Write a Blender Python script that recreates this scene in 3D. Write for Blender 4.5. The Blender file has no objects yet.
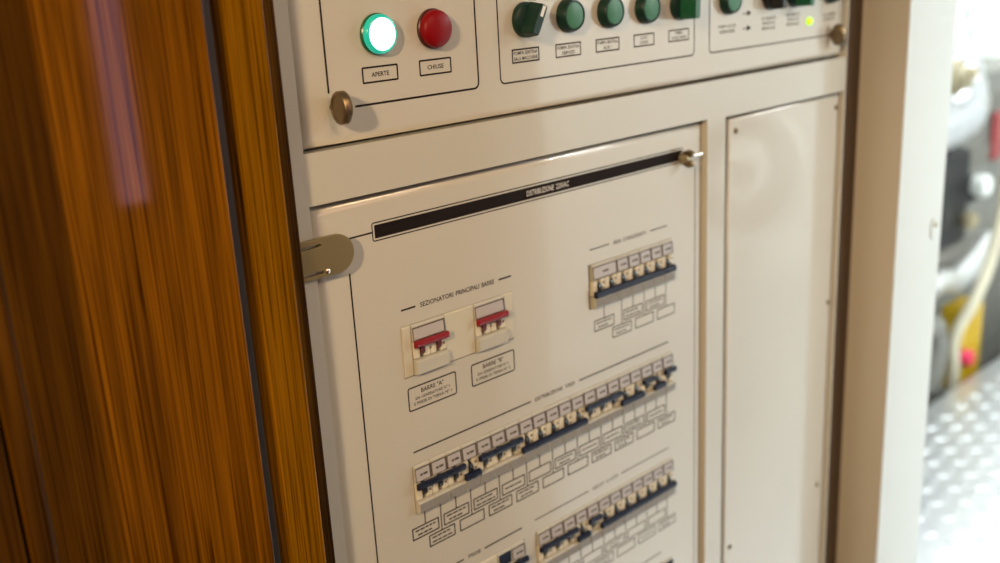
import bpy, bmesh, math, random
from mathutils import Vector, Matrix
random.seed(7)
S = bpy.context.scene
COL = S.collection
Z0 = 1.2                       # height of the panel's reference point above the floor (m)
PI = math.pi

# ------------------------------------------------------------------ materials
def mat(name, col=(.8, .8, .8), rough=.5, metal=0., spec=.5, emit=None, estr=0., coat=0., trans=0., bump=None, var=None, ior=None):
    m = bpy.data.materials.new(name); m.use_nodes = True
    nt = m.node_tree; b = nt.nodes['Principled BSDF']
    b.inputs['Base Color'].default_value = (*col, 1)
    b.inputs['Roughness'].default_value = rough
    b.inputs['Metallic'].default_value = metal
    b.inputs['Specular IOR Level'].default_value = spec
    b.inputs['Coat Weight'].default_value = coat
    b.inputs['Coat Roughness'].default_value = .045
    b.inputs['Transmission Weight'].default_value = trans
    if ior: b.inputs['IOR'].default_value = ior
    if emit:
        b.inputs['Emission Color'].default_value = (*emit, 1)
        b.inputs['Emission Strength'].default_value = estr
    if var or bump:
        tc = nt.nodes.new('ShaderNodeTexCoord')
        n = nt.nodes.new('ShaderNodeTexNoise'); n.inputs['Detail'].default_value = 4
        nt.links.new(tc.outputs['Object'], n.inputs['Vector'])
        if var:
            n.inputs['Scale'].default_value = var[0]
            mx = nt.nodes.new('ShaderNodeMix'); mx.data_type = 'RGBA'
            mx.inputs['A'].default_value = (*col, 1)
            mx.inputs['B'].default_value = (*[c * var[1] for c in col], 1)
            nt.links.new(n.outputs['Fac'], mx.inputs['Factor'])
            nt.links.new(mx.outputs['Result'], b.inputs['Base Color'])
        if bump:
            n2 = nt.nodes.new('ShaderNodeTexNoise'); n2.inputs['Scale'].default_value = bump[0]
            nt.links.new(tc.outputs['Object'], n2.inputs['Vector'])
            bp = nt.nodes.new('ShaderNodeBump'); bp.inputs['Strength'].default_value = bump[1]
            bp.inputs['Distance'].default_value = .0005
            nt.links.new(n2.outputs['Fac'], bp.inputs['Height'])
            nt.links.new(bp.outputs['Normal'], b.inputs['Normal'])
    return m

def wood_mat(name, dark, mid, light, rough=.05, offs=0., spec=.22):
    """quarter-sawn teak: soft bands, fine pores and a few long dark growth lines, all running up Z"""
    m = bpy.data.materials.new(name); m.use_nodes = True
    nt = m.node_tree; b = nt.nodes['Principled BSDF']; L = nt.links.new
    tc = nt.nodes.new('ShaderNodeTexCoord')
    def noise(scale, zs, detail, o):
        mp = nt.nodes.new('ShaderNodeMapping'); mp.inputs['Scale'].default_value = (1, 1, zs); mp.inputs['Location'].default_value = (offs + o, 0, offs)
        L(tc.outputs['Object'], mp.inputs['Vector'])
        n = nt.nodes.new('ShaderNodeTexNoise'); n.inputs['Scale'].default_value = scale; n.inputs['Detail'].default_value = detail
        L(mp.outputs['Vector'], n.inputs['Vector']); return n.outputs['Fac']
    def ramp(src, stops):
        r = nt.nodes.new('ShaderNodeValToRGB'); e = r.color_ramp.elements
        e[0].position, e[0].color = stops[0][0], (*stops[0][1], 1); e[1].position, e[1].color = stops[-1][0], (*stops[-1][1], 1)
        for p, c in stops[1:-1]: k = e.new(p); k.color = (*c, 1)
        L(src, r.inputs['Fac']); return r.outputs['Color']
    def mul(a, c, f):
        x = nt.nodes.new('ShaderNodeMix'); x.data_type = 'RGBA'; x.blend_type = 'MULTIPLY'; x.inputs['Factor'].default_value = f
        L(a, x.inputs['A']); L(c, x.inputs['B']); return x.outputs['Result']
    one = (1, 1, 1)
    c = ramp(noise(120, .03, 3, 0), [(.33, dark), (.5, mid), (.66, light)])
    c = mul(c, ramp(noise(700, .010, 2, .2), [(.36, (.42, .36, .28)), (.5, (.92, .92, .92)), (.6, (1.15, 1.15, 1.1))]), .85)
    c = mul(c, ramp(noise(60, .010, 1, .37), [(.474, one), (.483, (.28, .2, .14)), (.488, (.28, .2, .14)), (.497, one)]), .9)
    c = mul(c, ramp(noise(95, .008, 1, .81), [(.556, one), (.562, (.34, .26, .18)), (.566, (.34, .26, .18)), (.573, one)]), .8)
    L(c, b.inputs['Base Color'])
    b.inputs['Roughness'].default_value = rough
    b.inputs['Specular IOR Level'].default_value = spec
    return m

M = {}
M['cream'] = mat('cream enamel', (.60, .56, .49), .14, spec=.6, coat=.75, var=(3, .97))
M['frame'] = mat('frame enamel', (.58, .545, .475), .14, spec=.6, coat=.75, var=(4, .97))
M['inside'] = mat('cabinet inside', (.10, .09, .075), .7)
M['ink'] = mat('black print', (.014, .008, .006), .6, spec=.08)
M['inkgrey'] = mat('grey print', (.085, .07, .055), .6, spec=.1)
M['inkpale'] = mat('pale print', (.62, .57, .52), .5)
M['bronze'] = mat('bronze metal', (.22, .16, .095), .36, metal=.85)
M['satin'] = mat('satin gunmetal plate', (.36, .275, .13), .4, metal=.8, bump=(900, .15))
M['shine'] = mat('polished edge', (.9, .82, .7), .2, metal=1)
M['blackp'] = mat('black plastic', (.008, .008, .008), .35)
M['green_k'] = mat('dark green plastic', (.002, .026, .017), .4, spec=.4)
M['green_b'] = mat('green plastic', (.006, .095, .04), .3, spec=.6)
M['green_c'] = mat('green button cap', (.045, .19, .10), .4)
M['green_lens'] = mat('green translucent rim', (.01, .32, .24), .2, emit=(.02, .72, .50), estr=.4)
M['green_lit'] = mat('lit green lens', (.6, 1, .85), .3, emit=(.66, 1, .90), estr=2.4)
M['red_lens'] = mat('red lens', (.23, .001, .004), .42, spec=.2)
M['red_base'] = mat('dark red bezel', (.06, .012, .01), .4)
M['led'] = mat('lit led', (.5, 1, .05), .3, emit=(.52, 1, .0), estr=.95)
M['whitem'] = mat('white mark', (.82, .82, .78), .4)
M['mcb'] = mat('breaker grey plastic', (.52, .49, .42), .45, var=(40, .94))
M['ivory'] = mat('breaker ivory plastic', (.70, .63, .49), .45)
M['label'] = mat('breaker label window', (.47, .43, .43), .22, spec=.6)
M['holder'] = mat('smoked label holder', (.10, .075, .06), .3)
M['rating'] = mat('rating print', (.30, .275, .25), .45, var=(160, .75))
M['redarm'] = mat('dark red plastic', (.10, .012, .01), .4)
M['navy'] = mat('navy blue plastic', (.007, .010, .030), .4, spec=.25)
M['redt'] = mat('red lever plastic', (.25, .006, .010), .4, spec=.25)
M['dot'] = mat('rivet brown', (.16, .10, .04), .5)
M['filler'] = mat('blanking plate plastic', (.60, .55, .44), .5)
M['rail'] = mat('zinc rail', (.55, .55, .55), .4, metal=1)
M['wood'] = wood_mat('teak panel', (.125, .043, .001), (.172, .060, .0011), (.235, .083, .0015))
M['wood2'] = wood_mat('teak trim', (.175, .07, .001), (.21, .085, .0015), (.245, .099, .002), offs=.71)
M['wood3'] = wood_mat('dimmed teak', (.05, .0175, .0006), (.08, .029, .001), (.12, .043, .0014), offs=1.9)  # colour of post and far-left boards lowered to stand for lamp falloff
M['wood4'] = wood_mat('darker trim strips', (.05, .02, .0008), (.085, .034, .001), (.12, .048, .0015), rough=.55, offs=3.3, spec=.06)  # darker tone for the narrow strips either side of the trim
M['gasket'] = mat('dark rubber seam', (.035, .032, .032), .4)
M['gap_shade'] = mat('shadow gap strip', (.085, .045, .02), .5, var=(30, .7))  # brown darkened in the colour for the shadow gap at the bulkhead
M['jamb'] = mat('cream painted bulkhead', (.62, .56, .47), .35, var=(6, .96))
M['white'] = mat('white paint', (.78, .80, .785), .35)
M['reveal'] = mat('white jamb paint', (.60, .615, .60), .3)
M['ceil'] = mat('ceiling panel', (.72, .68, .6), .6)
M['carpet'] = mat('corridor carpet', (.20, .12, .06), .9, bump=(300, .5))
M['hatch'] = mat('grey cover', (.27, .27, .26), .45)
M['eng'] = mat('black engine paint', (.009, .009, .010), .5, spec=.3)
M['lag'] = mat('silver lagging', (.55, .56, .59), .28, metal=.85, bump=(40, .8))
M['hose'] = mat('cream hose', (.62, .57, .44), .5)
M['yellow'] = mat('yellow canister', (.58, .37, .006), .4)
M['pink'] = mat('red cap', (.75, .03, .10), .4)
M['brass'] = mat('dull brass', (.45, .38, .25), .35, metal=.8)
M['steel'] = mat('pale steel', (.7, .7, .7), .3, metal=.7)
M['khaki'] = mat('khaki pump housing', (.33, .28, .17), .5, var=(20, .6))
M['hull'] = mat('bilge grey', (.17, .16, .14), .7)
M['genset'] = mat('khaki grey machine paint', (.25, .245, .22), .5, var=(9, .55))
M['redpipe'] = mat('red pipe paint', (.34, .06, .06), .5)
M['pink_glow'] = mat('added glow strip', (.9, .8, .9), .5, emit=(1, .46, .58), estr=5)  # unseen added emitter whose glow makes the varnish sheen
M['tube'] = mat('lamp tube', (1, 1, 1), .5, emit=(1, .98, .93), estr=14)

def tread_mat():
    m = bpy.data.materials.new('aluminium tread plate'); m.use_nodes = True
    nt = m.node_tree; b = nt.nodes['Principled BSDF']; L = nt.links.new
    b.inputs['Base Color'].default_value = (.62, .63, .65, 1); b.inputs['Metallic'].default_value = .85; b.inputs['Roughness'].default_value = .30
    return m
M['tread'] = tread_mat()

# ------------------------------------------------------------------ mesh builder (millimetres in the panel's own axes)
def W(x, y, z): return Vector((x / 1000, y / 1000, z / 1000 + Z0))
ORG = {}                                    # object -> world position of its origin
_txt = {}
def text_mesh(s):
    if s not in _txt:
        cu = bpy.data.curves.new('t', 'FONT'); cu.body = s; cu.size = 1; cu.align_x = 'CENTER'; cu.align_y = 'CENTER'
        cu.resolution_u = 2; cu.offset = .018
        ob = bpy.data.objects.new('t', cu); COL.objects.link(ob)
        bpy.context.view_layer.update()
        me = bpy.data.meshes.new_from_object(ob.evaluated_get(bpy.context.evaluated_depsgraph_get()))
        bpy.data.objects.remove(ob); bpy.data.curves.remove(cu)
        xs = [v.co.x for v in me.vertices]; ys = [v.co.y for v in me.vertices]
        _txt[s] = (me, min(xs), max(xs), min(ys), max(ys))
    return _txt[s]

class MB:
    def __init__(s): s.bm = bmesh.new()
    def f(s, vs, mi=0):
        try:
            fc = s.bm.faces.new(vs); fc.material_index = mi; return fc
        except ValueError: return None
    def v(s, x, y, z): return s.bm.verts.new(W(x, y, z))
    def box(s, x0, x1, y0, y1, z0, z1, mi=0):
        c = [s.v(x, y, z) for x in (x0, x1) for y in (y0, y1) for z in (z0, z1)]
        for q in ((0, 1, 3, 2), (4, 6, 7, 5), (0, 4, 5, 1), (2, 3, 7, 6), (0, 2, 6, 4), (1, 5, 7, 3)): s.f([c[i] for i in q], mi)
        return s
    def prism(s, poly, a, b, axis, mi=0):
        def pt(p, t):
            if axis == 'x': return s.v(t, p[0], p[1])
            if axis == 'y': return s.v(p[0], t, p[1])
            return s.v(p[0], p[1], t)
        A = [pt(p, a) for p in poly]; B = [pt(p, b) for p in poly]; n = len(poly)
        s.f(A, mi); s.f(B[::-1], mi)
        for i in range(n): s.f([A[i], A[(i + 1) % n], B[(i + 1) % n], B[i]], mi)
        return s
    def lathe(s, cx, cz, prof, n=32, mi=0, axis='y', c3=0, sx=1.):
        rings = []
        for r, t in prof:
            ring = []
            for k in range(n):
                a = 2 * PI * k / n; p, q = r * math.cos(a) * sx, r * math.sin(a)
                if axis == 'y': ring.append(s.v(cx + p, t, cz + q))
                elif axis == 'x': ring.append(s.v(t, cx + p, cz + q))
                else: ring.append(s.v(cx + p, cz + q, t))
            rings.append(ring)
        for i in range(len(rings) - 1):
            for k in range(n):
                s.f([rings[i][k], rings[i][(k + 1) % n], rings[i + 1][(k + 1) % n], rings[i + 1][k]], mi)
        s.f(rings[0], mi); s.f(rings[-1][::-1], mi)
        return s
    def tube(s, pts, rad, n=14, mi=0):
        P = [Vector(p) for p in pts]
        # smooth the path
        Q = []
        for i in range(len(P) - 1):
            p0 = P[max(i - 1, 0)]; p1 = P[i]; p2 = P[i + 1]; p3 = P[min(i + 2, len(P) - 1)]
            for k in range(6):
                t = k / 6
                Q.append(.5 * ((2 * p1) + (p2 - p0) * t + (2 * p0 - 5 * p1 + 4 * p2 - p3) * t * t + (3 * p1 - p0 - 3 * p2 + p3) * t ** 3))
        Q.append(P[-1])
        up = Vector((.31, .17, .93)); rings = []
        for i, q in enumerate(Q):
            d = (Q[min(i + 1, len(Q) - 1)] - Q[max(i - 1, 0)]).normalized()
            a = d.cross(up).normalized(); b = d.cross(a)
            rr = rad(i / (len(Q) - 1)) if callable(rad) else rad
            rings.append([s.bm.verts.new(W(*(q + a * rr * math.cos(2 * PI * k / n) + b * rr * math.sin(2 * PI * k / n)))) for k in range(n)])
        for i in range(len(rings) - 1):
            for k in range(n): s.f([rings[i][k], rings[i][(k + 1) % n], rings[i + 1][(k + 1) % n], rings[i + 1][k]], mi)
        s.f(rings[0], mi); s.f(rings[-1][::-1], mi)
        return s
    def text(s, t, x, z, h, w=None, y=-.06, mi=0):
        """flat printed lettering h mm tall (cap height), w mm wide, on the panel face"""
        me, xa, xb, ya, yb = text_mesh(t)
        sc = h / (yb - ya); sx = (w / (xb - xa)) if w else sc * .85
        base = len(s.bm.verts); s.bm.verts.ensure_lookup_table()
        vs = [s.v(x + (v.co.x - (xa + xb) / 2) * sx, y, z + (v.co.y - (ya + yb) / 2) * sc) for v in me.vertices]
        for p in me.polygons: s.f([vs[i] for i in p.vertices], mi)
        return s
    def ring(s, x0, x1, z0, z1, r, w, y=-.05, mi=0, n=5):
        def loop(i):
            rr = max(r - i, .01); o = []
            for cx, cz, a0 in ((x1 - i - rr, z1 - i - rr, 0), (x0 + i + rr, z1 - i - rr, PI / 2), (x0 + i + rr, z0 + i + rr, PI), (x1 - i - rr, z0 + i + rr, 1.5 * PI)):
                for k in range(n): a = a0 + PI / 2 * k / (n - 1); o.append(s.v(cx + rr * math.cos(a), y, cz + rr * math.sin(a)))
            return o
        A = loop(0); B = loop(w); m = len(A)
        for k in range(m): s.f([A[k], A[(k + 1) % m], B[(k + 1) % m], B[k]], mi)
        return s
    def line(s, pts, w, y=-.05, mi=0):
        """printed polyline in the panel plane"""
        n = len(pts); L = []; R = []
        for i in range(n):
            p = Vector(pts[i]); a = Vector(pts[max(i - 1, 0)]); b = Vector(pts[min(i + 1, n - 1)])
            d = (b - a).normalized(); q = Vector((-d.y, d.x)) * w / 2
            L.append(s.v(p.x + q.x, y, p.y + q.y)); R.append(s.v(p.x - q.x, y, p.y - q.y))
        for i in range(n - 1): s.f([L[i], L[i + 1], R[i + 1], R[i]], mi)
        return s
    def plate(s, x0, x1, z0, z1, holes, yf, yb, r=0., mi=0, seg=5):
        """sheet in the panel plane with rectangular holes and an optional rolled outer edge"""
        a0, a1, c0, c1 = x0 + r, x1 - r, z0 + r, z1 - r
        xs = sorted({a0, a1, *[h[0] for h in holes], *[h[1] for h in holes]}); zs = sorted({c0, c1, *[h[2] for h in holes], *[h[3] for h in holes]})
        xs = [x for x in xs if a0 <= x <= a1]; zs = [z for z in zs if c0 <= z <= c1]
        V = {}
        def g(i, j, y):
            if (i, j, y) not in V: V[(i, j, y)] = s.v(xs[i], y, zs[j])
            return V[(i, j, y)]
        def solid(i, j):
            if not (0 <= i < len(xs) - 1 and 0 <= j < len(zs) - 1): return None
            mx, mz = (xs[i] + xs[i + 1]) / 2, (zs[j] + zs[j + 1]) / 2
            return not any(h[0] < mx < h[1] and h[2] < mz < h[3] for h in holes)
        for i in range(len(xs) - 1):
            for j in range(len(zs) - 1):
                if not solid(i, j): continue
                s.f([g(i, j, yf), g(i + 1, j, yf), g(i + 1, j + 1, yf), g(i, j + 1, yf)], mi)
                s.f([g(i, j, yb), g(i, j + 1, yb), g(i + 1, j + 1, yb), g(i + 1, j, yb)], mi)
                for di, dj, e in ((-1, 0, ((i, j), (i, j + 1))), (1, 0, ((i + 1, j + 1), (i + 1, j))), (0, -1, ((i + 1, j), (i, j))), (0, 1, ((i, j + 1), (i + 1, j + 1)))):
                    nb = solid(i + di, j + dj)
                    if nb is False or (nb is None and r == 0):
                        p, q = e; s.f([g(*p, yf), g(*q, yf), g(*q, yb), g(*p, yb)], mi)
        if r:
            def rect(i, y): return [s.v(x0 + i, y, z0 + i), s.v(x1 - i, y, z0 + i), s.v(x1 - i, y, z1 - i), s.v(x0 + i, y, z1 - i)]
            prof = [(r - r * math.sin(t * PI / 2 / seg), yf + r - r * math.cos(t * PI / 2 / seg)) for t in range(seg + 1)] + [(0, yb)]
            R = [rect(i, y) for i, y in prof]
            for k in range(len(R) - 1):
                for q in range(4):
                    fc = s.f([R[k][q], R[k][(q + 1) % 4], R[k + 1][(q + 1) % 4], R[k + 1][q]], mi)
                    if fc and k < seg: fc.smooth = True
        return s
    def build(s, name, mats, parent=None, org=None, bevel=0., smooth=False, seg=2):
        o0 = ORG.get(parent.name) if parent else (Vector(org) if org is not None else Vector((0, 0, 0)))
        bm = s.bm
        bmesh.ops.remove_doubles(bm, verts=bm.verts, dist=1e-6)
        bmesh.ops.recalc_face_normals(bm, faces=bm.faces)
        bmesh.ops.translate(bm, vec=-o0, verts=bm.verts)
        me = bpy.data.meshes.new(name)
        if smooth:
            for f in bm.faces: f.smooth = True
            for e in bm.edges:
                if len(e.link_faces) == 2 and e.calc_face_angle(0) > math.radians(38): e.smooth = False
        bm.to_mesh(me); bm.free()
        for k in (mats if isinstance(mats, (list, tuple)) else [mats]): me.materials.append(M[k])
        o = bpy.data.objects.new(name, me); COL.objects.link(o)
        if parent: o.parent = parent
        else: o.location = o0
        ORG[o.name] = o0
        if bevel:
            b = o.modifiers.new('bevel', 'BEVEL'); b.width = bevel / 1000; b.segments = seg; b.limit_method = 'ANGLE'; b.angle_limit = math.radians(35)
            b.harden_normals = False
        return o

def thing(name, label, cat, at, group=None):
    o = bpy.data.objects.new(name, None); COL.objects.link(o); o.empty_display_size = .02
    o.location = W(*at); ORG[o.name] = W(*at)
    o['label'] = label; o['category'] = cat
    if group: o['group'] = group
    return o
def tag(o, label, cat, group=None):
    o['label'] = label; o['category'] = cat
    if group: o['group'] = group
    return o
def struct(o): o['kind'] = 'structure'; return o
def lab(o, s): o['label'] = s; return o
def copy_tree(o, loc=None, parent=None):
    c = o.copy(); COL.objects.link(c)
    if parent: c.parent = parent
    if loc is not None: c.location = loc
    for ch in list(o.children): copy_tree(ch, None, c)
    return c

# ------------------------------------------------------------------ layout numbers (mm, panel axes)
PITCH = 17.95
XL = -113.3                                     # left end of the breaker rows
TOPS = {'main': -12.6, 'mid': -138.8, 'low': -265.6, 'bottom': -391.8}
HOLES = {'main': (-113.6, 13.8), 'air': (116.4, 246.2), 'mid': (-113.8, 246.2), 'socket': (-113.6, 13.8), 'low': (29.6, 246.2), 'bottom': (173.4, 246.2)}
def mod(k): return XL + PITCH * (k + .5)         # centre of module k of a 20-module row

# ------------------------------------------------------------------ cabinet frame
cab = thing('electrical_cabinet', 'cream enamelled steel cabinet frame around the switch panels', 'cabinet', (200, 150, -1150))
fr = MB().plate(-222, 586, -1140, 470, [(-191.2, 583.5, 144.2, 425), (-191, 301.8, -900, 104.9), (334.4, 582.5, -900, 103)], -5.2, 24)
fr.build('frame', 'frame', cab, bevel=1.6, seg=3)
bx = MB()
bx.box(-222, 592, 330, 334, -1140, 470); bx.box(-222, -219, 26, 330, -1140, 470); bx.box(589, 592, 26, 330, -1140, 470)
bx.box(-219, 589, 26, 330, 466, 470); bx.box(-219, 589, 26, 330, -1140, -1136)
bx.build('cabinet_body', 'inside', cab)
dv = MB(); dv.box(303, 333, 26, 300, -1130, 110); dv.box(-218, 588, 26, 60, 112, 134); dv.build('divider', 'inside', cab)
for key, zt, xa, xb in (('main', TOPS['main'], -160, 290), ('mid', TOPS['mid'], -160, 290), ('low', TOPS['low'], -160, 290), ('bottom', TOPS['bottom'], 100, 290)):
    r = MB(); zc = zt - 22.6
    r.box(xa, xb, 46, 47, zc - 17, zc + 17); r.build('mounting_rail', 'rail', cab)

# ------------------------------------------------------------------ control panel (upper)
cp = thing('control_panel', 'cream upper control panel carrying the green lamp, red lamp and row of knobs', 'control panel', (200, 10, 147))
MB().plate(-187, 582, 145.8, 422, [], 0, 16, r=6).build('panel_plate', 'cream', cp)
b = MB(); b.line([(-161, 420), (-161, 173.5 + 11)], 1.7)
b.line([(-138.5, 172.2)] + [(-12 - 5 + 5 * math.sin(t * PI / 12), 172.2 + 5 - 5 * math.cos(t * PI / 12)) for t in range(0, 7)] + [(-12, 420)], 1.7)
b.build('printed_border', 'ink', cp)
def open_border(x0, x1, z0, r=5, w=1.4, right=True):
    b = MB(); pts = [(x0, 420)] + [(x0 + r - r * math.cos(t * PI / 12), z0 + r - r * math.sin(t * PI / 12)) for t in range(7)]
    if right: pts += [(x1 - r + r * math.sin(t * PI / 12), z0 + r - r * math.cos(t * PI / 12)) for t in range(7)] + [(x1, 420)]
    else: pts += [(x1, z0)]
    b.line(pts, w); return b
open_border(13.2, 285.3, 172.6).build('printed_border', 'ink', cp)
open_border(311.2, 556, 172.2, w=1.6, right=False).build('printed_border', 'inkgrey', cp)
MB().line([(572, 186), (572, 420)], 1.4).build('printed_border', 'inkgrey', cp)

def plabel(x, w, z0, z1, lines, ink='ink', r=1.2, lw=1.4, th=3.1):
    b = MB(); b.ring(x - w / 2, x + w / 2, z0, z1, r, lw)
    n = len(lines); hh = (z1 - z0 - 2 * lw) / n
    for i, t in enumerate(lines): b.text(t, x, z1 - lw - hh * (i + .5), th, min(w - 4.5, len(t) * th * .78))
    b.build('printed_label', ink, cp)
plabel(-112.4, 34.5, 187.8, 200.4, ['APERTE'], th=3.6)
plabel(-57.3, 33.6, 187.8, 200.6, ['CHIUSE'], th=3.6)
plabel(44.4, 33.4, 188.0, 200.2, ['POMPA SENTINA', 'SALA MACCHINE'], r=.5)
plabel(98.3, 33.6, 187.8, 200.2, ['POMPA SENTINA', 'SERVIZI'], 'inkgrey', r=.5)
plabel(151.8, 33.6, 187.8, 200.2, ['POMPA SENTINA', 'AUX 1'], 'inkgrey', r=.5)
plabel(205.2, 31.5, 188.0, 200.2, ['LUCI', 'PONTE'], 'inkgrey', r=.5)
plabel(259.8, 33.5, 188.4, 200.4, ['POMPA', 'ACQUA MARE'], 'inkgrey', r=.5)
for x, z, ts, w in ((342.5, 194.5, ['POMPA ACQUE', 'GRIGIE'], 32), (421, 195, ['AUTOMATICO', 'SPENTO', 'MANUALE'], 29), (470, 196, ['AUTOMATICO', 'SPENTO', 'MANUALE'], 29), (549, 194, ['ALLARME', 'LIVELLO'], 29)):
    b = MB()
    for i, t in enumerate(ts): b.text(t, x, z + (len(ts) - 1) * 2.6 - i * 5.2, 3.5, w if i == 0 else w * .88)
    b.build('printed_label', 'inkgrey', cp)
for z in (192.6, 208.2):
    b = MB(); b.line([(371, z - .2), (380, z)], 1.0); s_ = [b.v(379, -.05, z + 3.2), b.v(387, -.05, z), b.v(379, -.05, z - 3.2)]; b.f(s_)
    b.build('printed_arrow', 'ink', cp)
for x, t in ((58, 'AUT'),): b = MB(); b.text(t, x, 240.5, 3.4, 15); b.build('printed_label', 'inkgrey', cp)

CZ = 223.8
def lamp(x, lit):
    bz = MB(); bz.lathe(x, CZ, [(15.6, -.1), (15.6, -2.2), (14.9, -3.0), (13, -3.2)], 40)
    o = bz.build('indicator_lamp', 'green_b' if lit else 'red_base', cp, smooth=True)
    if lit:
        MB().lathe(x, CZ, [(14.8, -3.1), (14.8, -5.4), (14.4, -6.6), (13.6, -7.4), (12.4, -7.7), (12.2, -7.2)], 40).build('lens_rim', 'green_lens', o, smooth=True)
        lab(MB().lathe(x, CZ, [(12.2, -7.2), (11.9, -7.9), (10.0, -8.5), (6, -9.1), (2, -9.4), (.2, -9.4)], 40).build('lens', 'green_lit', o, smooth=True), 'glowing white-green lens')
        lab(o, 'lit green indicator lamp above APERTE')
    else:
        lab(MB().lathe(x, CZ, [(14.6, -3.1), (14.6, -6.4), (13.9, -8.2), (12.2, -9.6), (8.8, -10.8), (4.5, -11.5), (.2, -11.7)], 40).build('lens', 'red_lens', o, smooth=True), 'domed red lens')
        lab(o, 'unlit red indicator lamp above CHIUSE')
lamp(-112.8, True); lamp(-58.2, False)

def button(x, capmat='green_c', body='green_b'):
    o = MB().lathe(x, CZ, [(15, -.1), (15, -3), (14.6, -5), (13.6, -8.2), (12.9, -9.4), (11.6, -9.6), (11.4, -8.6)], 40).build('push_button', ['green_k'], cp, smooth=True)
    MB().lathe(x, CZ, [(11.2, -8), (11.2, -9.0), (10.2, -9.4), (.2, -9.6)], 36).build('button_cap', capmat, o, smooth=True)
    return o
for x in (98.6, 152.8, 206.4, 342.6): button(x)
button(548.5, 'blackp')

def selector(x, ang, body, handle, length=14.2, h=19.5, mark=True):
    o = MB().lathe(x, CZ, [(15, -.1), (15, -3.4), (14.5, -5.2), (12.6, -6.6), (.2, -6.8)], 40).build('selector_knob', body, cp, smooth=True)
    b = MB(); ca, sa = math.cos(ang), math.sin(ang)
    def pt(u, w): return (x + u * ca - w * sa, CZ + u * sa + w * ca)
    prof = [(-1.0, 4.6), (-.97, 5.6), (-.6, 6.2), (.6, 6.2), (.97, 5.6), (1.0, 4.6)]
    poly = [pt(u * length, w) for u, w in prof] + [pt(u * length, -w) for u, w in prof[::-1]]
    top = [pt(u * length * .93, w * .62) for u, w in prof] + [pt(u * length * .93, -w * .62) for u, w in prof[::-1]]
    n = len(poly)
    A = [b.v(p[0], -6.6, p[1]) for p in poly]; B = [b.v(p[0], -h + 1.2, p[1]) for p in top]; C = [b.v(p[0] * .96 + x * .04, -h, p[1] * .96 + CZ * .04) for p in top]
    for P, Q in ((A, B), (B, C)):
        for i in range(n): b.f([P[i], P[(i + 1) % n], Q[(i + 1) % n], Q[i]])
    b.f(A); b.f(C)
    b.build('knob_handle', handle, o)
    if mark:
        b = MB()
        p = [pt(length * .2, 1.6), pt(length * .86, 1.9), pt(length * .86, -1.9), pt(length * .2, -1.6)]
        b.f([b.v(q[0], -h - .05, q[1]) for q in p])
        p = [pt(length * .94, 2.2), pt(length * .94, -2.2), pt(length * .985, -2.6), pt(length * .985, 2.6)]
        b.f([b.v(q[0], -h + .5, q[1]) for q in p[:2]] + [b.v(q[0], -h + 9, q[1]) for q in p[2:]])
        lab(b.build('pointer_mark', 'whitem', o), 'white pointer line')
    return o
selector(44.5, math.radians(62), 'green_k', 'green_k')
selector(260, math.radians(88), 'green_k', 'green_b', h=23.5, mark=False)
selector(421.5, math.radians(88), 'blackp', 'blackp')
selector(470.5, math.radians(86), 'green_k', 'green_b', h=24.5)
lab(MB().lathe(503.5, 191.3, [(4.2, -.1), (4.2, -2), (3.2, -3.6), (1.2, -4.2), (.2, -4.2)], 24).build('signal_led', 'led', cp, smooth=True), 'lit yellow-green signal light')

def wing_disc(x, z, w, parent, rz=12, ry=9.6):
    """quarter-turn fastener: a coin-like disc standing edge-on to the panel"""
    b = MB(); n = 36
    def el(k, q): a = 2 * PI * k / n; return (-ry - 1.2 - (ry - q) * math.cos(a), z + (rz - q) * math.sin(a))
    loops = [(x, 1.6), (x + .8, .5), (x + 1.6, 0), (x + w - .8, 0), (x + w, .8)]
    L_ = [[b.v(xx, *el(k, q)) for k in range(n)] for xx, q in loops]
    for i in range(len(L_) - 1):
        for k in range(n): b.f([L_[i][k], L_[i][(k + 1) % n], L_[i + 1][(k + 1) % n], L_[i + 1][k]])
    b.f(L_[-1])
    R2 = [b.v(x, *el(k, 3.0)) for k in range(n)]; R3 = [b.v(x + .7, *el(k, 3.4)) for k in range(n)]
    for P, Q in ((L_[0], R2), (R2, R3)):
        for k in range(n): b.f([P[k], P[(k + 1) % n], Q[(k + 1) % n], Q[k]])
    b.f(R3)
    o = b.build('wing_fastener', 'bronze', parent, smooth=True)
    MB().lathe(x + w / 2, z, [(2.6, -.05), (2.6, -1.3)], 20).build('fastener_collar', 'bronze', o)
    return o
wing_disc(-162.5, 174.4, 7, cp, rz=12.4, ry=10.6)
wing_disc(551, 172.5, 6, cp, rz=12.5, ry=8.5)

# ------------------------------------------------------------------ breaker door
dr = thing('breaker_door', 'cream hinged door with cutouts for the rows of circuit breakers', 'door', (60, 10, -895))
holes = [(HOLES['main'][0], HOLES['main'][1], TOPS['main'] - 45.4, TOPS['main'] + .4), (HOLES['air'][0], HOLES['air'][1], TOPS['main'] - 45.4, TOPS['main'] + .4),
         (HOLES['mid'][0], HOLES['mid'][1], TOPS['mid'] - 45.4, TOPS['mid'] + .4), (HOLES['socket'][0], HOLES['socket'][1], TOPS['low'] - 45.4, TOPS['low'] + .4),
         (HOLES['low'][0], HOLES['low'][1], TOPS['low'] - 45.4, TOPS['low'] + .4), (HOLES['bottom'][0], HOLES['bottom'][1], TOPS['bottom'] - 45.4, TOPS['bottom'] + .4)]
dm = MB().plate(-187, 300.8, -895, 102, holes, 0, 16, r=7, seg=6)
dm.build('door_leaf', 'cream', dr)
b = MB(); b.line([(-158.2, 45), (-158.2, -880)], 1.5); b.line([(-156, 72.6), (-133.4, 72.8)], 1.4); b.line([(287.3, 56), (287.3, -880)], 1.2)
b.line([(266.6, 72.6), (268, 72.6)], 1.2)
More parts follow.
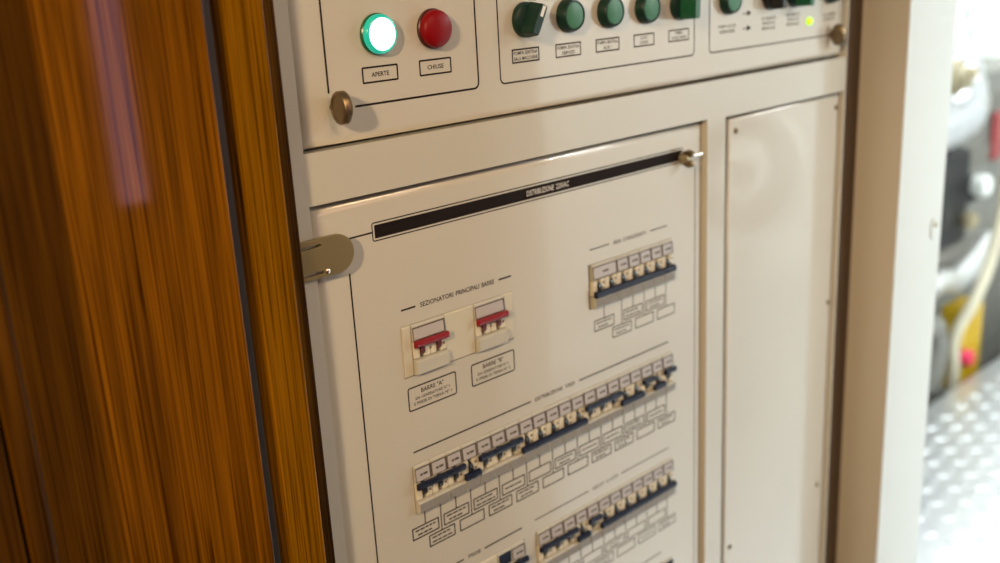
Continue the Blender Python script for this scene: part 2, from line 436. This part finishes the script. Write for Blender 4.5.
b.build('printed_border', 'ink', dr)
b = MB(); b.ring(-133.6, 266.6, 65, 80.6, 2.2, 1.0)
b.box(-131, 264, -.08, -.02, 67.4, 78.2)
hb = b.build('header_bar', 'ink', dr)
b = MB(); b.text('DISTRIBUZIONE', 55.5, 72.8, 5.2, 35, y=-.14); b.text('220VAC', 84.5, 72.8, 5.2, 17, y=-.14)
b.build('header_lettering', 'inkpale', hb)

def title(z, x0, xa, words, xb, x1, ink='ink', h=4.0, lw=1.6):
    b = MB(); b.line([(x0, z), (xa, z)], lw); b.line([(xb, z), (x1, z)], lw)
    for t, a, c in words: b.text(t, (a + c) / 2, z, h, c - a)
    b.build('section_title', ink, dr)
title(2.0, -111.7, -96.5, [('SEZIONATORI', -91.5, -55), ('PRINCIPALI', -52, -25), ('BARRE', -22, -7.2)], -1.8, 13.7, h=4.3)
title(2.5, 119, 147.7, [('ARIA', 153.7, 166), ('CONDIZIONATA', 168.5, 205)], 211.4, 239.6, 'inkgrey', h=4.2, lw=1.3)
title(-126.6, -111, 31.4, [('DISTRIBUZIONE', 36.8, 75), ('FORZA', 79, 92.7)], 98.4, 240.2, 'ink', h=4.0, lw=1.5)
title(-252.6, -113, -63.7, [('PRESE', -58, -42.4)], -38, 11.4, 'ink', h=3.8)
title(-252, 29, 108, [('CIRCUITI', 113, 131.5), ('LUCE', 135.5, 154)], 158.8, 240.2, 'inkgrey', h=3.8, lw=1.3)
title(-377.4, 22, 104, [('AUSILIARI', 109, 145)], 150, 225.5, 'inkgrey', h=3.8, lw=1.4)

def bar_label(x0, x1, z0, z1, L):
    b = MB(); b.ring(x0, x1, z0, z1, 2.4, 1.3)
    x = (x0 + x1) / 2
    b.text('BARRE "%s"' % L, x, z1 - 5.6, 4.2, 25)
    b.text('DA GENERATORE N° %d' % (1 if L == 'A' else 2), x, z1 - 11.3, 2.9, 38)
    b.text('E PRESE DI TERRA N° %d' % (1 if L == 'A' else 2), x, z1 - 16, 2.9, 42)
    b.build('printed_label', 'ink', dr)
bar_label(-112, -58, -89, -67.2, 'A'); bar_label(-40.6, 13, -89, -67.6, 'B')

def smalltext(b, x, z, w, kind):
    """lettering too small to read in the photograph: worn runs of print"""
    def run(zc, a, c):
        p = a
        while p < c - 1.5:
            q = min(p + random.uniform(3, 7), c); b.box(p, q, -.06, -.02, zc - .75, zc + .75); p = q + .9
    if kind == 1: run(z, x - w * .36, x + w * .34)
    elif kind == 2: run(z + 2.1, x - w * .38, x + w * .36); run(z - 2.2, x - w * .30, x + w * .22)
    elif kind == 3: run(z + 2.1, x - w * .38, x + w * .30); run(z - 2.2, x - w * .38, x + w * .38)
def row_labels(xs, zt, kinds, ink, w=30.6):
    for i, x in enumerate(xs):
        up = i % 2 == 0; z1 = zt - 58.3 if up else zt - 72.3; z0 = z1 - 12
        b = MB(); b.ring(x - w / 2, x + w / 2, z0, z1, .8, 1.35)
        b.box(x - .6, x + .6, -.06, -.02, z1, zt - 46.5)
        smalltext(b, x, (z0 + z1) / 2, w, kinds[i % len(kinds)])
        b.build('printed_label', ink, dr)
row_labels([mod(13) + 9] + [mod(k) for k in range(15, 20)], TOPS['main'], [2, 2, 3, 0, 2, 0], 'inkgrey')
row_labels([mod(k) for k in range(20)], TOPS['mid'], [2, 3, 2, 0, 3, 2, 1, 2, 0, 0, 2, 0, 1, 2, 1, 2, 3, 0, 1, 2], 'ink')
row_labels([mod(k) for k in range(8, 20)], TOPS['low'], [2, 0, 1, 2, 0, 3, 2, 0, 0, 1, 0, 2], 'inkgrey')

# door fastener on the right: butterfly wing with its shaft
wf = MB()
wf.prism([(-2, 62.5), (-9, 60), (-15, 62), (-14, 66.5), (-7, 69.5), (-14, 72.5), (-15, 77), (-9, 79), (-2, 76.5)], 262.5, 268, 'x')
w_ = wf.build('wing_fastener', 'bronze', dr, bevel=1.2)
MB().lathe(265.2, 69.5, [(6.5, -.05), (6.5, -2), (4.6, -6), (4.6, -9), (3.6, -10)], 24).build('fastener_hub', 'brass', w_, smooth=True)
MB().box(271, 300, -2.4, -.1, 66.2, 70.2).build('fastener_bolt', 'cream', w_, bevel=.6)

# bronze latch on the left: round-ended plate with a slotted tongue
lt = MB(); zc = 65.8; R_ = 15.2; xr = -173; yb_, yf_ = -5.6, -9.0
pts = [(-204.8, zc + R_), (xr, zc + R_)] + [(xr + R_ * math.sin(a), zc + R_ * math.cos(a)) for a in [PI * k / 20 for k in range(1, 20)]] + [(xr, zc - R_), (-204.8, zc - R_)]
pts += [(-204.8, zc - 12.2), (-187, zc - 12.2), (-186, zc - 11.2), (-186, zc - 10.6), (-187, zc - 9.8), (-204.8, zc - 9.8), (-204.8, zc + 8.6), (-187, zc + 8.6), (-186, zc + 9.4), (-186, zc + 10), (-187, zc + 11), (-204.8, zc + 11)]
lt.prism(pts, yb_, yf_, 'y')
latch = lab(lt.build('door_latch', 'satin', dr, bevel=.8), 'satin bronze-grey latch plate')
MB().prism([(xr - 20 + R_ * math.sin(a) * .8 + 17, zc + R_ * math.cos(a) * .8) for a in [2 * PI * k / 28 for k in range(28)]], -.05, yb_ - .02, 'y').build('latch_base', 'bronze', latch)
MB().lathe(-183.5, zc - 11.2, [(2.0, -7.6), (2.0, -9.8), (1.2, -10.4), (.1, -10.5)], 16).build('pivot_pin', 'shine', latch, smooth=True)

# ------------------------------------------------------------------ right-hand blank panel
sp = thing('side_panel', 'tall blank glossy cream panel right of the breaker door', 'panel', (466, 10, -895))
MB().plate(348.6, 581, -895, 99.4, [], 0, 16, r=3.5, seg=4).build('panel_plate', 'cream', sp)
for x, z in ((361, 84.5), (361, -432), (574, 84), (574, -168), (565, -428)):
    MB().lathe(x, z, [(3.3, -.05), (3.2, -1.0), (2.2, -1.9), (.2, -2.1)], 20).build('screw', 'bronze', sp, smooth=True)

# ------------------------------------------------------------------ circuit breakers
def make_breaker(xc, zt, nmod, up, label, name='circuit_breaker', cat='circuit breaker', group=None, red=False, window=True):
    w = PITCH * nmod - .5; x0, x1 = xc - w / 2, xc + w / 2
    t = thing(name, label, cat, (xc, 40, zt - 22), group)
    o_lab = (2.2, 15.0); zr0, zr1 = -16.0, -33.6            # recess
    bar_u, bar_d, dot_u, dot_d = -18.7, -30.2, -26.6, -20.6
    if red: zr0, zr1 = -14.6, -31.2; bar_u = -16.8; dot_u = -24.2
    prof = [(45, 0), (-.6, 0), (-1.6, -1.2), (-2.6, zr0 + .6), (-2.0, zr0), (3, zr0), (3, zr1 + .6), (-4.8, zr1 - .2), (-5.6, zr1 - .9), (-5.4, -43), (-3.6, -44.4), (0, -44.8), (45, -44.8)]
    b = MB(); b.prism([(y, zt + z) for y, z in prof], x0, x1, 'x')
    b.build('breaker_body', 'mcb', t, bevel=.35)
    # printed rating strip on the lower face
    b = MB(); b.box(x0 + .5, x1 - .5, -5.85, -5.3, zt - 43, zt + zr1 - 1.4); b.build('rating_strip', 'mcb' if red else 'rating', t)
    # ivory pole faces either side of the lever slot
    n = nmod
    for k in range(n):
        c = xc + (k - (n - 1) / 2) * PITCH
        b = MB(); b.box(c - 8.6, c - 2.3, -2.4, 3, zt + zr1 + 1.2, zt + zr0 - .8); b.box(c + 2.3, c + 8.6, -2.4, 3, zt + zr1 + 1.2, zt + zr0 - .8)
        p = b.build('pole_face', 'ivory', t, bevel=.4)
        b = MB()
        for zz in (dot_u, dot_d) if not red else (dot_u,): b.lathe(c + 6.4 if not red else xc + (.0 if k == 0 else 15), zt + zz, [(1.35, -2.42), (1.35, -2.6)], 12)
        b.build('rivet', 'dot', p)
        b = MB(); b.box(c - 2.25, c + 2.25, 2.2, 2.95, zt + zr1 + 1.4, zt + zr0 - .4); b.build('lever_slot', 'blackp', t)
    # lever
    b = MB(); zb = zt + (bar_u if up else bar_d); s = 1 if up else -1
    zp = zt + (zr0 + zr1) / 2
    q = [(-3.2, zb - 2.6), (-4.6, zb - 3.2), (-7.2, zb - 2.7 + s * .6), (-8.0, zb + s * .6), (-7.2, zb + 2.7 + s * .6), (-4.6, zb + 3.2), (-3.2, zb + 2.6)]
    b.prism(q, x0 - .15, x1 + .15, 'x')
    o = b.build('lever', 'redt' if red else 'navy', t, bevel=.25)
    b = MB()
    for k in range(n):
        c = xc + (k - (n - 1) / 2) * PITCH
        arm = [(-3.3, zb - 2.4), (-3.3, zb + 2.4), (2.0, zp + 4.5), (2.0, zp - 4.5)]
        b.prism(arm, c - 2.0, c + 2.0, 'x'); b.lathe(.8, zp, [(5.4, c - 2.1), (5.4, c + 2.1)], 18, axis='x')
    b.build('lever_arm', 'redarm' if red else 'blackp', o)
    # label window
    if window:
        b = MB(); lz1, lz0 = (-3.3, zr0 + 1.2)
        b.prism([(-1.4, zt - 2.6), (-2.3, zt - 2.6), (-3.0, zt + zr0 + .9), (-2.2, zt + zr0 + .9)], x0 + .35, x1 - .05, 'x'); b.build('label_holder', 'holder', t)
        b = MB()
        pf = [(-1.75, lz1), (-2.5, lz1 - .5), (-3.6, lz0 + .5), (-3.1, lz0), (-2.2, lz0)]
        b.prism([(y, zt + z) for y, z in pf], x0 + .9, x1 - 1.9, 'x')
        o = b.build('label_window', 'label', t, bevel=.3)
        if not red:
            b = MB(); zm = zt + (lz0 + lz1) / 2; ww = 4.2
            for a, c2, dz in ((-ww, -1.4, 0), (-.6, ww, .1)):
                A = [b.v(xc + a + .3, -3.16, zm + 1 + dz), b.v(xc + c2 + .3, -3.16, zm + 1 + dz), b.v(xc + c2 + .3, -3.30, zm - 1 + dz), b.v(xc + a + .3, -3.30, zm - 1 + dz)]; b.f(A)
            b.build('lettering', 'inkgrey', o)
    else:
        b = MB(); b.box(x0 + 1.2, x1 - 1.2, -2.9, -1.7, zt + zr0 + 1.8, zt - 2); b.build('empty_window', 'navy', t, bevel=.4)
    return t

ORDER = ['first', 'second', 'third', 'fourth', 'fifth', 'sixth', 'seventh', 'eighth', 'ninth', 'tenth', 'eleventh', 'twelfth', 'thirteenth', 'fourteenth', 'fifteenth', 'sixteenth', 'seventeenth', 'eighteenth', 'nineteenth', 'twentieth']
proto = {}
def place(k, row, up, label, group):
    xc = mod(k); zt = TOPS[row]
    if up not in proto:
        proto[up] = (make_breaker(xc, zt, 1, up, label, group=group), xc, zt); return proto[up][0]
    p, px, pz = proto[up]
    c = copy_tree(p, p.location + Vector(((xc - px) / 1000, 0, (zt - pz) / 1000)))
    c['label'] = label; c['group'] = group
    return c
def pos(i, n): return 'leftmost' if i == 0 else 'rightmost' if i == n - 1 else ORDER[i] + ' from the left'
mid = '11101110000011100101'
for i, c in enumerate(mid):
    place(i, 'mid', c == '1', 'breaker with navy lever %s, %s in the long middle row' % ('up' if c == '1' else 'down', pos(i, 20)), 'breakers in the long middle row')
low = '111010000000'
for i, c in enumerate(low):
    place(8 + i, 'low', c == '1', 'breaker with navy lever %s, %s in the row under CIRCUITI LUCE' % ('up' if c == '1' else 'down', pos(i, 12)), 'breakers in the lower right row')
for i in range(5):
    place(15 + i, 'main', False, 'narrow breaker, %s right of the double one in the small upper row' % (ORDER[i] if i < 4 else 'fifth and last'), 'narrow breakers in the upper right row')
make_breaker(mod(13) + PITCH / 2, TOPS['main'], 2, False, 'double-width navy-levered breaker at left end of the small upper right row')
make_breaker(-86.0, TOPS['main'], 2, True, 'red-levered main switch on the left, above the BARRE A label', 'main_switch', 'switch', 'red main switches', red=True)
make_breaker(-16.0, TOPS['main'], 2, True, 'red-levered main switch on the right, above the BARRE B label', 'main_switch', 'switch', 'red main switches', red=True)
make_breaker(mod(5), TOPS['low'], 1, True, 'breaker with bare dark window under the word PRESE', window=False)
place(6, 'low', True, 'labelled breaker right of the bare dark one under PRESE, lever up', 'breakers in the socket row')
for i, k in enumerate((16, 17, 18, 19)):
    zt = TOPS['bottom']
    if k == 19: make_breaker(mod(k), zt, 1, True, 'dark-topped breaker peeking over the bottom frame edge', window=False)

def blank(x0, x1, zt, label):
    t = MB(); y = -1.2
    t.prism([(42, zt), (-.4, zt), (y, zt - 1), (y, zt - 43.8), (-.4, zt - 44.8), (42, zt - 44.8)], x0, x1, 'x')
    n = max(1, int((x1 - x0) / 9))
    o = t.build('blanking_plate', 'filler', org=W((x0 + x1) / 2, 40, zt - 22), bevel=.4)
    tag(o, label, 'cover plate', 'blanking plates')
blank(-113.3, -104.4, TOPS['main'], 'narrow beige blanking strip left of the left red main switch')
blank(-67.6, -34.4, TOPS['main'], 'wide beige blanking plate between the two red main switches')
blank(2.4, 13.5, TOPS['main'], 'narrow beige blanking strip right of the right red main switch')
blank(-113.3, mod(5) - 9.2, TOPS['low'], 'beige blanking plate left of the dark-windowed breaker under PRESE')

# ------------------------------------------------------------------ woodwork on the left
b = MB(); pts = [(-252.5, 20), (-252.5, -26), (-251.5, -27), (-224.1, -27), (-223.5, -26.4), (-223.5, -24), (-223.5, 20)]
b.prism(pts, -1195, 900, 'z'); struct(b.build('trim_1', 'wood2', org=W(-238, 0, -1195)))
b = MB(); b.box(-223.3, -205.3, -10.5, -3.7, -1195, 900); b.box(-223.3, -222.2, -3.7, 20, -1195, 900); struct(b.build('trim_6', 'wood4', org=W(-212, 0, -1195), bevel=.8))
b = MB(); b.box(-266.5, -260.2, -23, 20, -1195, 900); struct(b.build('trim_2', 'gasket', org=W(-267, 0, -1195)))
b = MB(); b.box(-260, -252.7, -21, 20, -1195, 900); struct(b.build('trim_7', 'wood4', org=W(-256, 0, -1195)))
b = MB(); b.box(-424, -266.7, -27, 20, -1195, 900); struct(b.build('wall_left', 'wood', org=W(-350, 0, -1195), bevel=1.0))
b = MB(); b.box(-440, -424.2, -62, 20, -1195, 900); struct(b.build('trim_3', 'wood3', org=W(-430, 0, -1195), bevel=2.5))
b = MB(); b.box(-2600, -442.2, -62, 20, -1195, 900); struct(b.build('wall_left.001', 'wood3', org=W(-1500, 0, -1195), bevel=1.5))

# ------------------------------------------------------------------ bulkhead with the doorway, corridor shell
b = MB(); b.box(592.6, 629.5, .5, 60, -1200, 900); struct(b.build('trim_4', 'gap_shade', org=W(606, 40, -1200)))  # filler strip whose dark colour stands for the shadow gap
XB0, XB1, DY0, DY1 = 630, 759, -60, -700
b = MB()
b.box(XB0, XB1, DY0, 60, -1200, 900); b.box(XB0, XB1, -1350, DY1, -1200, 900); b.box(XB0, XB1, DY1, DY0, 760, 900); b.box(XB0, XB1, DY1, DY0, -1200, -1120)
b.bm.free()
b = MB(); b.box(XB0, XB1, DY0, 60, -1200, 900, 0)
for f in b.bm.faces:
    if f.calc_center_median().x * 1000 > XB0 + 1: f.material_index = 1
wr = struct(b.build('wall_right', ['jamb', 'reveal'], org=W(685, 0, -1200), bevel=1.5))
b = MB(); b.box(XB0, XB1, -1350, DY1, -1200, 900); struct(b.build('wall_right.001', 'jamb', org=W(685, -1000, -1200)))
b = MB(); b.box(XB0, XB1, DY1, DY0, 760, 900); struct(b.build('wall_right.002', 'jamb', org=W(685, -400, 760)))
SPX, SPZ = 733, -94
st = MB(); st.prism([(SPX + 8 * math.cos(a), SPZ + 15 * math.sin(a)) for a in [2 * PI * k / 20 for k in range(20)]], DY0 - 1.5, DY0 - .05, 'y')
st = st.build('strike_plate', 'reveal', wr, bevel=.4)
MB().lathe(SPX + 4, SPZ + 5, [(3.4, DY0 - 1.6), (3.2, DY0 - 3.2), (.2, DY0 - 3.4)], 16).build('screw', 'brass', st)

struct(MB().box(-2600, XB0, -1350, -.5, -1205, -1200).build('floor.001', 'carpet', org=W(-900, -700, -1200)))
struct(MB().box(-2600, XB0, -1350, 60, 900, 905).build('ceiling', 'ceil', org=W(-900, -700, 900)))
b = MB(); b.box(-2600, XB0, -1400, -1351, -1200, 900); struct(b.build('wall_back', 'jamb', org=W(-900, -1380, -1200)))
struct(MB().box(-2650, -2601, -1350, 60, -1200, 900).build('wall_left.002', 'wood', org=W(-2620, -700, -1200)))
# unseen glowing strip added on the opposite corridor wall, for the sheen in the varnish
gls = struct(MB().box(196, 250, -1350.8, -1344, -130, 800).build('glow_strip', 'pink_glow', org=W(180, -1347, -150)))

# ------------------------------------------------------------------ engine room beyond the doorway
EX1 = 4300
struct(MB().box(XB1, EX1, -1900, 1500, 895, 900).build('ceiling.001', 'white', org=W(2400, 0, 895)))
struct(MB().box(EX1, EX1 + 40, -1900, 1500, -1700, 900).build('wall_far', 'white', org=W(EX1, 0, -1200)))
struct(MB().box(XB1, EX1, 1500, 1540, -1700, 900).build('wall_far.001', 'white', org=W(2400, 1500, -1200)))
struct(MB().box(XB1, EX1, -1940, -1900, -1700, 900).build('wall_far.002', 'white', org=W(2400, -1900, -1200)))
struct(MB().box(XB1 - 1, XB1 + 3, 61, 1500, -1700, 900).build('wall_right.003', 'white', org=W(750, 800, -1200)))
struct(MB().box(XB1, EX1, 730, 1500, -1610, -1600).build('floor.002', 'hull', org=W(2400, 1000, -1600)))
# tread plate with raised lozenges
b = MB(); b.box(XB1, EX1, -1900, 715, -1204, -1200)
def loz(b, x, y, a):
    L_, w_ = 27, 9; ca, sa = math.cos(a), math.sin(a)
    base = [b.v(x + u * ca - v * sa, y + u * sa + v * ca, -1200) for u, v in ((L_, 0), (0, w_), (-L_, 0), (0, -w_))]
    top = b.v(x, y, -1193.5)
    for i in range(4): b.f([base[i], base[(i + 1) % 4], top])
for i in range(0, 40):
    for j in range(0, 24):
        x = 1350 + i * 56; y = -640 + j * 56
        if y < 705: loz(b, x, y, PI / 4 if (i + j) % 2 else -PI / 4)
struct(b.build('floor', 'tread', org=W(2400, 0, -1200)))
struct(MB().box(XB1, EX1, 716, 728, -1260, -1198).build('trim_5', 'tread', org=W(2400, 720, -1230)))

# engine and fittings (each stands beside the walkway)
en = thing('engine', 'black engine block beyond the tread plate walkway', 'engine', (2900, 950, -1590))
eb = MB(); eb.prism([(2600, 830), (3010, 830), (3030, 870), (3030, 1250), (2600, 1250)], -740, -402, 'z')
eb.build('engine_block', 'eng', en, bevel=22, seg=3)
MB().box(2590, 3040, 850, 1240, -800, -742).build('sump', 'hull', en, bevel=10)
for x in (2640, 2940): MB().box(x - 25, x + 25, 950, 1100, -1590, -802).build('engine_mount', 'hull', en)
MB().lathe(2985, -655, [(30, 828), (30, 800), (25, 790), (.2, 788)], 24).build('filter_cap', 'brass', en, smooth=True)
MB().lathe(2760, -600, [(60, 828), (60, 812), (52, 806), (.2, 804)], 28).build('pulley', 'eng', en, smooth=True)

el = tag(MB().tube([(3100, 1000, 40), (3080, 960, -80), (3040, 905, -190), (2960, 855, -265), (2820, 850, -296), (2620, 850, -304)], lambda t: 82 + 4 * math.sin(t * 60), 20).build('exhaust_elbow', 'lag', org=W(2850, 860, -320), smooth=True), 'silver lagged exhaust elbow over the black engine', 'pipe')
pu = thing('pump', 'khaki pump housing above the silver exhaust elbow', 'pump', (2815, 860, -205))
MB().lathe(2815, -142, [(30, 905), (58, 890), (62, 850), (58, 815), (40, 800), (36, 780), (.2, 778)], 28).build('pump_housing', 'khaki', pu, smooth=True)
MB().lathe(2848, -130, [(22, 812), (22, 780), (16, 772), (.2, 770)], 20).build('pump_cap', 'brass', pu, smooth=True)
MB().lathe(850, 2850, [(20, -175), (20, -190)], 12, axis='x').bm.free()
ho = tag(MB().tube([(3155, 755, -60), (3140, 750, -300), (3132, 755, -480), (3128, 760, -640), (3075, 762, -800), (2975, 765, -930), (2915, 800, -1060), (2920, 800, -1180), (2930, 800, -1300)], 21, 16).build('hose', 'hose', org=W(3000, 800, -1300), smooth=True), 'cream hose curving down past the yellow canister', 'hose')
ho2 = tag(MB().tube([(2740, 840, -860), (2850, 850, -850), (2990, 850, -880), (3140, 850, -850), (3300, 860, -800)], 42, 16).build('water_pipe', 'steel', org=W(3000, 850, -890), smooth=True), 'pale steel pipe running below the engine', 'pipe')
ca = thing('canister', 'yellow canister with a red cap beside the walkway', 'canister', (3065, 830, -1320))
MB().box(2990, 3160, 800, 900, -1310, -985).build('canister_body', 'yellow', ca, bevel=24, seg=3)
MB().box(3060, 3074, 794, 799, -1300, -1000).build('canister_rib', 'yellow', ca, bevel=3)
MB().lathe(2992, -1165, [(30, 799), (30, 772), (26, 766), (.2, 766)], 20).build('canister_cap', 'pink', ca, smooth=True)
gn = thing('generator', 'grey generator housing standing behind the cream hose', 'generator', (3600, 1250, -1598))
MB().box(3230, 4000, 1020, 1440, -1598, -190).build('generator_housing', 'genset', gn, bevel=30, seg=3)
for z in (-330, -520, -900): MB().box(3240, 3990, 1008, 1018, z - 34, z + 34).build('cooling_louvre', 'hull', gn, bevel=6)
MB().box(3610, 3680, 990, 1017, -560, -370).build('warning_panel', 'redpipe', gn, bevel=8)
MB().lathe(3420, -640, [(55, 1019), (55, 985), (40, 975), (.2, 970)], 24).build('generator_cap', 'eng', gn, smooth=True)
tag(MB().lathe(3026, -535, [(34, 824), (40, 800), (40, 780), (30, 770), (.2, 768)], 24).build('oil_filter', 'white', org=W(3026, 800, -535), smooth=True), 'small white filter bowl on the engine corner', 'filter')
tag(MB().tube([(2650, 815, -960), (2720, 820, -980), (2800, 830, -1000), (2830, 830, -1100), (2800, 830, -1240)], 40, 14).build('bilge_duct', 'genset', org=W(2740, 820, -1200), smooth=True), 'grey duct low behind the white jamb', 'duct')
# round cover that the glossy panels mirror
rc = thing('air_filter', 'round grey-ringed air filter mirrored in the glossy side panel', 'air filter', (2240, -1240, -400))
def local_build(b, name, m, parent):
    o = b.build(name, m, parent, smooth=True); o.data.transform(Matrix.Rotation(math.radians(-22), 4, 'X') @ Matrix.Translation(ORG[rc.name] - W(0, 0, 0))); return o
rb = local_build(MB().lathe(0, 0, [(60, 60), (205, 60), (212, 0), (205, -20), (.2, -22)], 48), 'filter_body', 'white', rc)
local_build(MB().lathe(0, 0, [(200, -20.5), (198, -46), (168, -50), (160, -30), (158, -21)], 48), 'filter_ring', 'hatch', rb)
local_build(MB().lathe(0, 0, [(48, -22), (46, -44), (38, -50), (.2, -52)], 32), 'filter_knob', 'hatch', rb)
MB().box(2215, 2265, -1265, -1215, -1198, -640).build('filter_stand', 'steel', rc)
rc.rotation_euler = (0, 0, math.radians(-88))

# ------------------------------------------------------------------ lights
def area(name, loc, size, power, col, target=None, sy=None, shape='DISK'):
    l = bpy.data.lights.new(name, 'AREA'); l.shape = shape; l.size = size
    if sy: l.size_y = sy
    l.energy = power; l.color = col
    o = bpy.data.objects.new(name, l); COL.objects.link(o); o.location = loc
    d = (Vector(target) - Vector(loc)) if target else Vector((0, 0, -1))
    o.rotation_euler = d.to_track_quat('-Z', 'Y').to_euler()
    return o
WARM = (1, .725, .41)
sl = bpy.data.lights.new('corridor_downlight', 'SPOT'); sl.energy = 109; sl.color = WARM; sl.shadow_soft_size = .055; sl.spot_size = math.radians(41); sl.spot_blend = 1
so = bpy.data.objects.new('corridor_downlight', sl); COL.objects.link(so); so.location = (-1.62, -.88, 1.97)
so.rotation_euler = (Vector((.15, 0, 1.10)) - so.location).to_track_quat('-Z', 'Y').to_euler()
g = area('corridor_fill', (-.15, -1.0, 2.09), .55, 3.7, (1, .73, .44), (-.1, 0, 1.0)); g.data.spread = math.radians(110)  # unseen warm fill lamp added to lift the shadows on the panels
for x, y, p in ((1.9, -1.5, 62), (2.9, -.3, 28), (2.9, .95, 38)):
    area('engine_room_tube', (x, y, 2.085), 2.2, p, (.94, 1, .985), sy=.15, shape='RECTANGLE')
w = bpy.data.worlds.new('world'); S.world = w; w.use_nodes = True
w.node_tree.nodes['Background'].inputs[0].default_value = (1, .85, .65, 1); w.node_tree.nodes['Background'].inputs[1].default_value = .05

# ------------------------------------------------------------------ camera
cd = bpy.data.cameras.new('camera'); cam = bpy.data.objects.new('camera', cd); COL.objects.link(cam)
Rm = Matrix(((0.72728843, 0.23352433, -0.645382), (-0.68439009, 0.17607392, -0.7075367), (-0.05159209, 0.9562763, 0.28787826)))
cam.matrix_world = Matrix.Translation((-.59104, -.64796, 1.46364)) @ Rm.to_4x4()
cd.sensor_width = 36; cd.sensor_fit = 'HORIZONTAL'; cd.lens = 1026.7 / 1000 * 36
cd.clip_start = .02; cd.clip_end = 50
cd.dof.use_dof = True; cd.dof.focus_distance = .81; cd.dof.aperture_fstop = 3.5; cd.dof.aperture_blades = 7
S.camera = cam
S.view_settings.view_transform = 'Standard'; S.view_settings.look = 'None'; S.view_settings.gamma = 1; S.view_settings.exposure = 0
S.view_settings.use_curve_mapping = False
